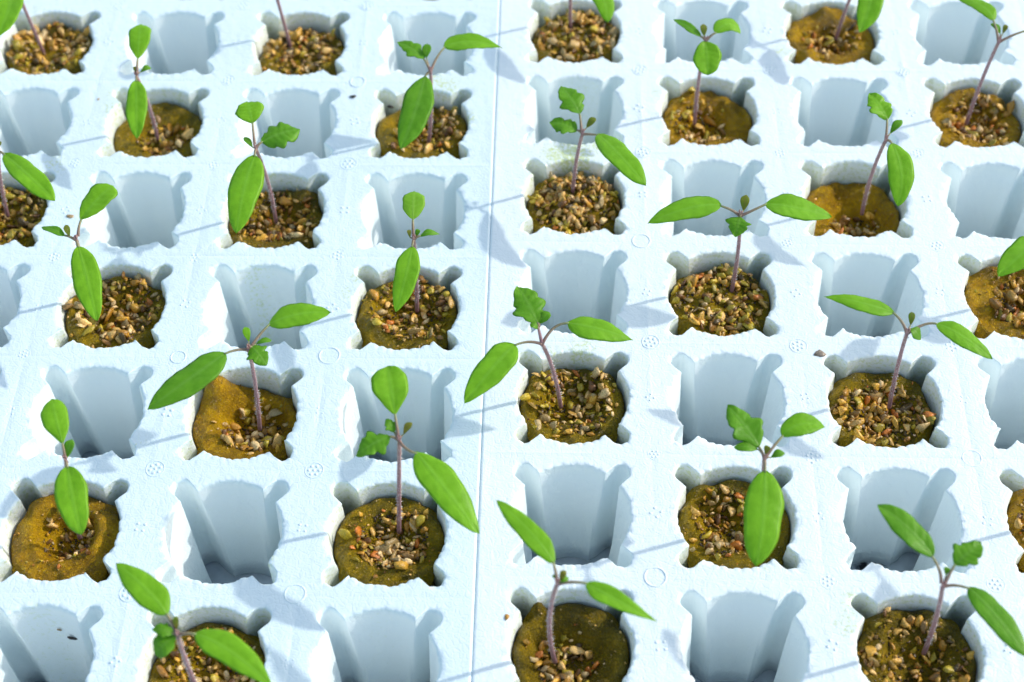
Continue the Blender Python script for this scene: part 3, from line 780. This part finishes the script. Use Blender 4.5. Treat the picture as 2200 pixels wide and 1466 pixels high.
SEED = [
 ('tall straight seedling left of the seam, long leaf ending at the seam, lower half', (856, 1135), (858, 948), [
   D(k='cot', b=(893, 970), m=(955, 1048), t=(1030, 1148), Z=.61, w=74, pm=(875, 966)),
   D(k='ob', b=(849, 893), t=(833, 787), w=80, z0=.10, z1=.18, s=(856, 938)),
   D(k='lob', b=(838, 938), t=(764, 980), w=44, z0=.04, z1=.0, wave=.2), D(k='lob', b=(848, 930), t=(829, 902), w=22, z0=.04, z1=.08), D(k='bud', b=(866, 935), t=(885, 908), w=15, z0=.03, z1=.08)], D(lean=.10)),
 ('seedling with a curved purple stem and one leaf crossing the seam', (1205, 866), (1165, 740), [
   D(k='cot', b=(1108, 740), m=(1062, 786), t=(998, 868), w=64, pm=(1135, 735), z1=-.02),
   D(k='lance', b=(1218, 694), m=(1290, 708), t=(1360, 731), w=50, pm=(1190, 705), z0=.08, z1=.04),
   D(k='lob', b=(1156, 697), t=(1112, 616), w=58, z0=.03, z1=.06, top=True), D(k='bud', b=(1160, 697), t=(1181, 671), w=22, z0=.02, z1=.05, top=True, mat=1), D(k='bud', b=(1156, 708), t=(1139, 697), w=15, z0=.01, z1=.03, mat=1, top=True)], D(smid=(1189, 790), axis=(1156, 702))),
 ('seedling with a broad leaf hanging straight towards the viewer, lower centre right', (1632, 1135), (1642, 988), [
   D(k='cot', b=(1644, 1010), m=(1640, 1110), t=(1624, 1217), w=88, z0=.0, z1=-.12),
   D(k='lob', b=(1632, 962), t=(1563, 872), w=54, z0=.03, z1=.08), D(k='cot', b=(1680, 938), m=(1720, 912), t=(1773, 918), w=46, z0=.05, z1=.06, true=True, mat=0),
   D(k='bud', b=(1630, 966), t=(1577, 962), w=22, z0=.02, z1=.03, mat=1), D(k='bud', b=(1655, 984), t=(1686, 973), w=18, z0=.0, z1=.02, mat=1), D(k='bud', b=(1644, 978), t=(1650, 958), w=14, z0=.02, z1=.06)], D()),
 ('seedling with a dark leaf sweeping down left over the empty hole beside it', (556, 914), (535, 753), [
   D(k='cot', b=(486, 758), m=(410, 812), t=(317, 881), w=64, pm=(510, 752), z1=-.02, mat=1),
   D(k='cot', b=(576, 698), m=(640, 676), t=(710, 672), w=50, z0=.06, z1=.08, pm=(556, 722)),
   D(k='lob', b=(540, 745), t=(573, 786), w=40, z0=.02, z1=-.02), D(k='bud', b=(550, 740), t=(584, 732), w=12, z0=.02, z1=.02, mat=1), D(k='bud', b=(535, 735), t=(527, 703), w=17, z0=.02, z1=.07, mat=0)], D(smid=(550, 822))),
 ('seedling with two long leaves spread level like wings, centre right', (1572, 622), (1590, 465), [
   D(k='cot', b=(1550, 442), m=(1483, 447), t=(1391, 480), w=48, z0=.05, z1=.0, pm=(1572, 452)),
   D(k='cot', b=(1643, 438), m=(1710, 447), t=(1787, 467), w=48, z0=.05, z1=.0, pm=(1618, 452)),
   D(k='lob', b=(1590, 466), t=(1580, 510), w=42, z0=.01, z1=-.05), D(k='bud', b=(1597, 455), t=(1602, 419), w=20, z0=.02, z1=.09)], D(smid=(1585, 545))),
 ('seedling on a slender pink stem below the grey flake, right of centre', (1913, 867), (1948, 718), [
   D(k='lance', b=(1923, 673), m=(1843, 649), t=(1770, 638), w=36, z0=.06, z1=.08, pm=(1938, 693)),
   D(k='cot', b=(2011, 695), m=(2066, 722), t=(2132, 772), w=40, z0=.03, z1=.0, pm=(1985, 698)),
   D(k='bud', b=(1955, 706), t=(1978, 730), w=24, z0=.02, z1=-.03, mat=1), D(k='bud', b=(1956, 700), t=(1959, 671), w=15, z0=.02, z1=.07)], D(smid=(1926, 785))),
 ('seedling above the grain-covered plug just right of the seam, notched upper leaf', (1230, 414), (1251, 289), [
   D(k='cot', b=(1284, 288), m=(1332, 335), t=(1388, 399), Z=.545, w=52, pm=(1268, 289)),
   D(k='lob', b=(1246, 246), t=(1205, 185), w=44, z0=.08, z1=.12, s=(1249, 283)), D(k='lob', b=(1240, 281), t=(1181, 264), w=32, z0=.02, z1=.02), D(k='bud', b=(1260, 276), t=(1280, 254), w=15, z0=.03, z1=.07)], D(smid=(1237, 350))),
 ('seedling left of the seam near the top with a wide leaf hanging in front', (920, 303), (925, 157), [
   D(k='cot', b=(914, 162), m=(892, 238), t=(861, 321), w=66, z0=.0, z1=-.12, mat=1),
   D(k='lance', b=(953, 102), m=(1010, 90), t=(1079, 103), w=38, z0=.08, z1=.06, pm=(938, 125)), D(k='lob', b=(912, 128), t=(854, 90), w=27, z0=.05, z1=.07), D(k='bud', b=(916, 126), t=(918, 95), w=20, z0=.05, z1=.1, mat=1)], D(smid=(926, 230))),
 ('small seedling with a round front leaf in the upper right tray', (1493, 257), (1516, 90), [
   D(k='round', b=(1515, 88), t=(1521, 162), w=62, z0=.01, z1=-.12), D(k='cot', b=(1506, 80), t=(1447, 42), w=18, z0=.02, z1=.04, true=True), D(k='cot', b=(1536, 72), m=(1566, 52), t=(1591, 73), w=28, z0=.05, z1=.0), D(k='bud', b=(1513, 80), t=(1510, 52), w=15, z0=.02, z1=.07)], D(smid=(1500, 165))),
 ('leaning seedling with one oval leaf hanging right of its stem, upper right', (1854, 450), (1902, 304), [
   D(k='cot', b=(1916, 306), m=(1936, 372), t=(1929, 444), w=56, z0=.0, Z=.395), D(k='lob', b=(1907, 258), t=(1868, 202), w=40, z0=.08, z1=.12, mat=0), D(k='bud', b=(1912, 288), t=(1938, 258), w=18, z0=.02, z1=.06, mat=1)], D(smid=(1872, 385))),
 ('long-stemmed seedling leaning right in the upper right corner', (2078, 258), (2145, 92), [
   D(k='cot', b=(2135, 45), m=(2108, 12), t=(2050, -8), w=27, z0=.08, z1=.06), D(k='cot', b=(2205, 66), m=(2245, 60), t=(2290, 75), w=40, z0=.06, z1=.03), D(k='bud', b=(2150, 74), t=(2129, 51), w=13, z0=.03, z1=.05, mat=1), D(k='bud', b=(2154, 74), t=(2163, 54), w=11, z0=.03, z1=.07)], D(smid=(2108, 180))),
 ('seedling at the right edge showing only a leaf tip over the golden plug', (2225, 650), (2255, 500), [
   D(k='cot', b=(2236, 515), m=(2195, 545), t=(2144, 595), w=62, z0=.03, z1=.0), D(k='cot', b=(2300, 480), m=(2360, 490), t=(2420, 520), w=50, z0=.03, z1=.0), D(k='lob', b=(2250, 480), t=(2230, 440), w=40, z0=.04, z1=.07)], D()),
 ('top-row seedling over the yellow plug, cut off by the top edge', (1797, 76), (1848, -50), [
   D(k='cot', b=(1868, -42), m=(1868, 10), t=(1847, 71), w=56, z0=.0, z1=-.12), D(k='ob', b=(1850, -90), t=(1820, -150), w=50, z0=.06, z1=.1), D(k='lob', b=(1840, -60), t=(1790, -90), w=36, z0=.03, z1=.05)], D()),
 ('top-row seedling right of the seam, one leaf tip pointing down', (1226, 60), (1230, -70), [
   D(k='cot', b=(1252, -62), m=(1290, -15), t=(1306, 49), w=50, z0=.0, Z=.425), D(k='ob', b=(1222, -95), t=(1190, -150), w=46, z0=.06, z1=.1)], D()),
 ('top-row seedling left of the seam showing only its dark stem', (623, 93), (582, -50), [
   D(k='cot', b=(560, -50), m=(520, -40), t=(470, -10), w=46, z0=.02, z1=.0), D(k='cot', b=(610, -70), m=(650, -80), t=(710, -75), w=44, z0=.04, z1=.03)], D()),
 ('seedling in the top left corner with a purple stem and leaf at the edge', (92, 108), (26, -45), [
   D(k='cot', b=(24, -38), m=(20, 15), t=(-8, 80), w=56, z0=.0, z1=-.02), D(k='ob', b=(20, -80), t=(10, -150), w=46, z0=.06, z1=.1)], D()),
 ('slim seedling with two stacked upright leaves, upper left', (336, 290), (294, 166), [
   D(k='cot', b=(293, 172), t=(295, 299), w=48, z0=.0, Z=.35), D(k='ob', b=(296, 128), t=(303, 52), w=48, z0=.09, z1=.15, s=(295, 160)), D(k='bud', b=(302, 156), t=(325, 146), w=12, z0=.02, z1=.03, mat=1), D(k='bud', b=(292, 160), t=(290, 143), w=8, z0=.02, z1=.06)], D(smid=(320, 232))),
 ('seedling with a jagged right leaf and a broad blade hanging left of its stem', (591, 468), (550, 322), [
   D(k='cot', b=(548, 333), m=(524, 408), t=(508, 502), w=72, z0=.0, z1=-.12), D(k='round', b=(543, 266), t=(532, 220), w=62, z0=.10, z1=.14, s=(547, 310)), D(k='lob', b=(562, 306), t=(645, 278), w=46, z0=.03, z1=.03), D(k='bud', b=(543, 318), t=(524, 296), w=13, z0=.02, z1=.03, mat=1)], D(smid=(577, 388), lean=-.08)),
 ('seedling at left with a narrow leaf hanging over its plug and tiny side leaves', (203, 655), (165, 518), [
   D(k='cot', b=(168, 528), m=(188, 602), t=(209, 691), w=60, z0=.0, z1=-.12, mat=0), D(k='ob', b=(173, 474), t=(243, 399), w=54, z0=.08, z1=.13, s=(168, 508)), D(k='cot', b=(140, 507), m=(115, 494), t=(89, 489), w=17, z0=.03, z1=.02, true=True), D(k='bud', b=(150, 510), t=(141, 484), w=14, z0=.03, z1=.07)], D()),
 ('seedling with a round upper leaf over the empty hole left of the seam', (895, 660), (889, 517), [
   D(k='cot', b=(886, 528), m=(872, 592), t=(850, 671), w=52, z0=.0, z1=-.12), D(k='round', b=(887, 473), t=(890, 411), w=50, z0=.09, z1=.13, mat=2, s=(888, 508)), D(k='cot', b=(902, 508), m=(922, 499), t=(945, 504), w=13, z0=.03, z1=.02, true=True), D(k='bud', b=(881, 512), t=(878, 494), w=9, z0=.02, z1=.06), D(k='bud', b=(894, 510), t=(901, 494), w=11, z0=.02, z1=.05, mat=1)], D(smid=(894, 590))),
 ('seedling at lower left with a bright leaf drooping over the dark crater', (168, 1148), (142, 992), [
   D(k='cot', b=(145, 1002), m=(156, 1072), t=(175, 1150), w=72, z0=.0, z1=-.12), D(k='ob', b=(135, 955), t=(111, 858), w=62, z0=.08, z1=.15, s=(141, 985)), D(k='bud', b=(145, 984), t=(155, 944), w=22, z0=.03, z1=.09, mat=1)], D()),
 ('seedling at the bottom edge with a long leaf rising up left', (428, 1490), (382, 1366), [
   D(k='cot', b=(417, 1361), m=(492, 1398), t=(584, 1474), w=68, z0=.03, z1=.0), D(k='cot', b=(360, 1322), m=(313, 1265), t=(249, 1211), w=66, z0=.08, z1=.12, s=(377, 1352)), D(k='ob', b=(378, 1366), t=(333, 1408), w=46, z0=.01, z1=-.03, true=True, mat=1), D(k='lob', b=(372, 1362), t=(328, 1352), w=26, z0=.03, z1=.03), D(k='bud', b=(380, 1354), t=(378, 1324), w=14, z0=.03, z1=.08)], D()),
 ('seedling right of the seam at the bottom with a leaf ending in a sharp tip', (1193, 1415), (1197, 1256), [
   D(k='cot', b=(1191, 1212), m=(1138, 1142), t=(1066, 1075), w=48, z0=.08, z1=.12, s=(1196, 1248)), D(k='lance', b=(1258, 1252), m=(1325, 1290), t=(1414, 1337), w=44, z0=.03, z1=.0, pm=(1228, 1251)), D(k='bud', b=(1202, 1250), t=(1216, 1226), w=15, z0=.02, z1=.06), D(k='bud', b=(1200, 1252), t=(1222, 1243), w=15, z0=.02, z1=.02, mat=1), D(k='bud', b=(1196, 1248), t=(1186, 1237), w=8, z0=.02, z1=.03, mat=1)], D(smid=(1180, 1338))),
 ('seedling in the lower right corner with a lobed leaf beside its fork', (1988, 1396), (2025, 1262), [
   D(k='cot', b=(2005, 1198), m=(1950, 1134), t=(1885, 1085), w=54, z0=.08, z1=.12, s=(2022, 1254), pm=(2018, 1225), mat=1), D(k='cot', b=(2080, 1262), m=(2138, 1322), t=(2210, 1415), w=54, z0=.03, z1=.0, pm=(2052, 1258), mat=1), D(k='lob', b=(2050, 1215), t=(2108, 1168), w=50, z0=.08, z1=.11, s=(2030, 1254)), D(k='bud', b=(2032, 1238), t=(2034, 1218), w=14, z0=.04, z1=.07, mat=1)], D(smid=(2010, 1330))),
 ('seedling at the left edge with one long leaf reaching down right', (13, 455), (-3, 328), [
   D(k='cot', b=(8, 331), m=(62, 378), t=(118, 432), w=52, z0=.02, z1=.0), D(k='ob', b=(-10, 290), t=(-40, 230), w=40, z0=.07, z1=.1), D(k='bud', b=(-4, 322), t=(2, 305), w=10, z0=.02, z1=.05)], D(smid=(2, 390))),
 ('seedling just beyond the right edge above the clipped orange plug', (2292, 1130), (2312, 975), [
   D(k='cot', b=(2290, 965), m=(2240, 960), t=(2200, 1000), w=40, z0=.08, z1=.1, s=(2308, 970)) if False else D(k='cot', b=(2340, 940), m=(2370, 900), t=(2400, 860), w=56, z0=.07, z1=.1),
   D(k='cot', b=(2330, 1000), m=(2360, 1060), t=(2390, 1120), w=60, z0=.0, z1=-.02)], D()),
]
for lab, b_, n_, lv, kw in SEED:
    seedling(lab, b_, n_, lv, **kw)

# ---------------------------------------------------------------- loose bits lying on the foam
def bit(name, label, cat, px, z, size, flat, mat, elong=1.4, rz=0.0, seed=0, on=None):
    rg = np.random.default_rng(seed); V = CHUNKS[seed % 12]*np.array([size*elong, size, size*flat])
    a = rz; R = np.array([[math.cos(a), -math.sin(a), 0], [math.sin(a), math.cos(a), 0], [0, 0, 1]]); V = V@R.T
    P = unp(px[0], px[1], z)
    o = mesh(name, V, ICO_F, mat, loc=(P[0], P[1], P[2]-V[:, 2].min()*.85)); tag(o, label, cat); return o
Mb = {'dark': plain('dark_husk', (.03, .022, .015)), 'tan': plain('tan_husk', (.42, .28, .14)), 'grey': plain('grey_flake', (.26, .21, .16)), 'or': plain('amber_grain', (.52, .26, .04)), 'green': plain('green_scrap', (.2, .4, .03))}
bit('grain', 'flat tan speck on the foam beside the seedling with tiny side leaves', 'grain', (151, 466), .0, .020, .3, Mb['tan'], 1.4, .1, 1)
bit('husk', 'dark brown husk lying on the foam near the top, left tray', 'husk', (760, 209), .0, .018, .4, Mb['dark'], 1.6, -.1, 2)
bit('flake', 'grey-brown vermiculite flake lying on the foam in the right tray', 'flake', (1760, 761), .0, .033, .22, Mb['grey'], 1.25, -.2, 3)
bit('grain', 'amber grain lying on the foam beside the seam near the bottom', 'grain', (1090, 1326), .0, .018, .55, Mb['or'], 1.1, 1.2, 4)
bit('grain', 'tiny tan grain on the foam left of the upright-leaved seedling', 'grain', (212, 214), .0, .011, .5, Mb['tan'], 1.2, .4, 5)

def on_back_wall(tr, c, r, px):
    """where the line of sight through px meets the far wall of an empty hole"""
    cx, cy = hole_xy(tr, c, r)
    for z in np.arange(-.02, -.98, -.005):
        P = unp(px[0], px[1], z); dx, dy = P[0]-cx, P[1]-cy
        if math.hypot(dx, dy) >= outline(np.array([math.atan2(dy, dx)-tr[2]]), -z)[0]-.006 and dy > 0: return P
    return unp(px[0], px[1], -.5)
def wall_bit(name, label, px, size, mat, seed, hole):
    V = CHUNKS[seed % 12]*np.array([size*1.7, size*.45, size])
    V = V@rotm_x(.5).T
    P = on_back_wall(*hole, px)
    o = mesh(name, V, ICO_F, mat, loc=(P[0], P[1]-.004, P[2])); tag(o, label, 'husk'); return o
def rotm_x(a): return np.array([[math.cos(a), 0, math.sin(a)], [0, 1, 0], [-math.sin(a), 0, math.cos(a)]])
wall_bit('husk', 'dark husk stuck to the wall of the empty hole in the lower left corner', (155, 1370), .021, Mb['dark'], 6, (LEFT, 0, 0))
wall_bit('husk', 'small tan husk on the wall of the empty lower left hole', (127, 1352), .011, Mb['tan'], 7, (LEFT, 0, 0))
bit('husk', 'black curled husk at the back left of the ochre plug near the seam', 'husk', (840, 231), -.05, .018, .5, Mb['dark'], 1.7, -.1, 8)
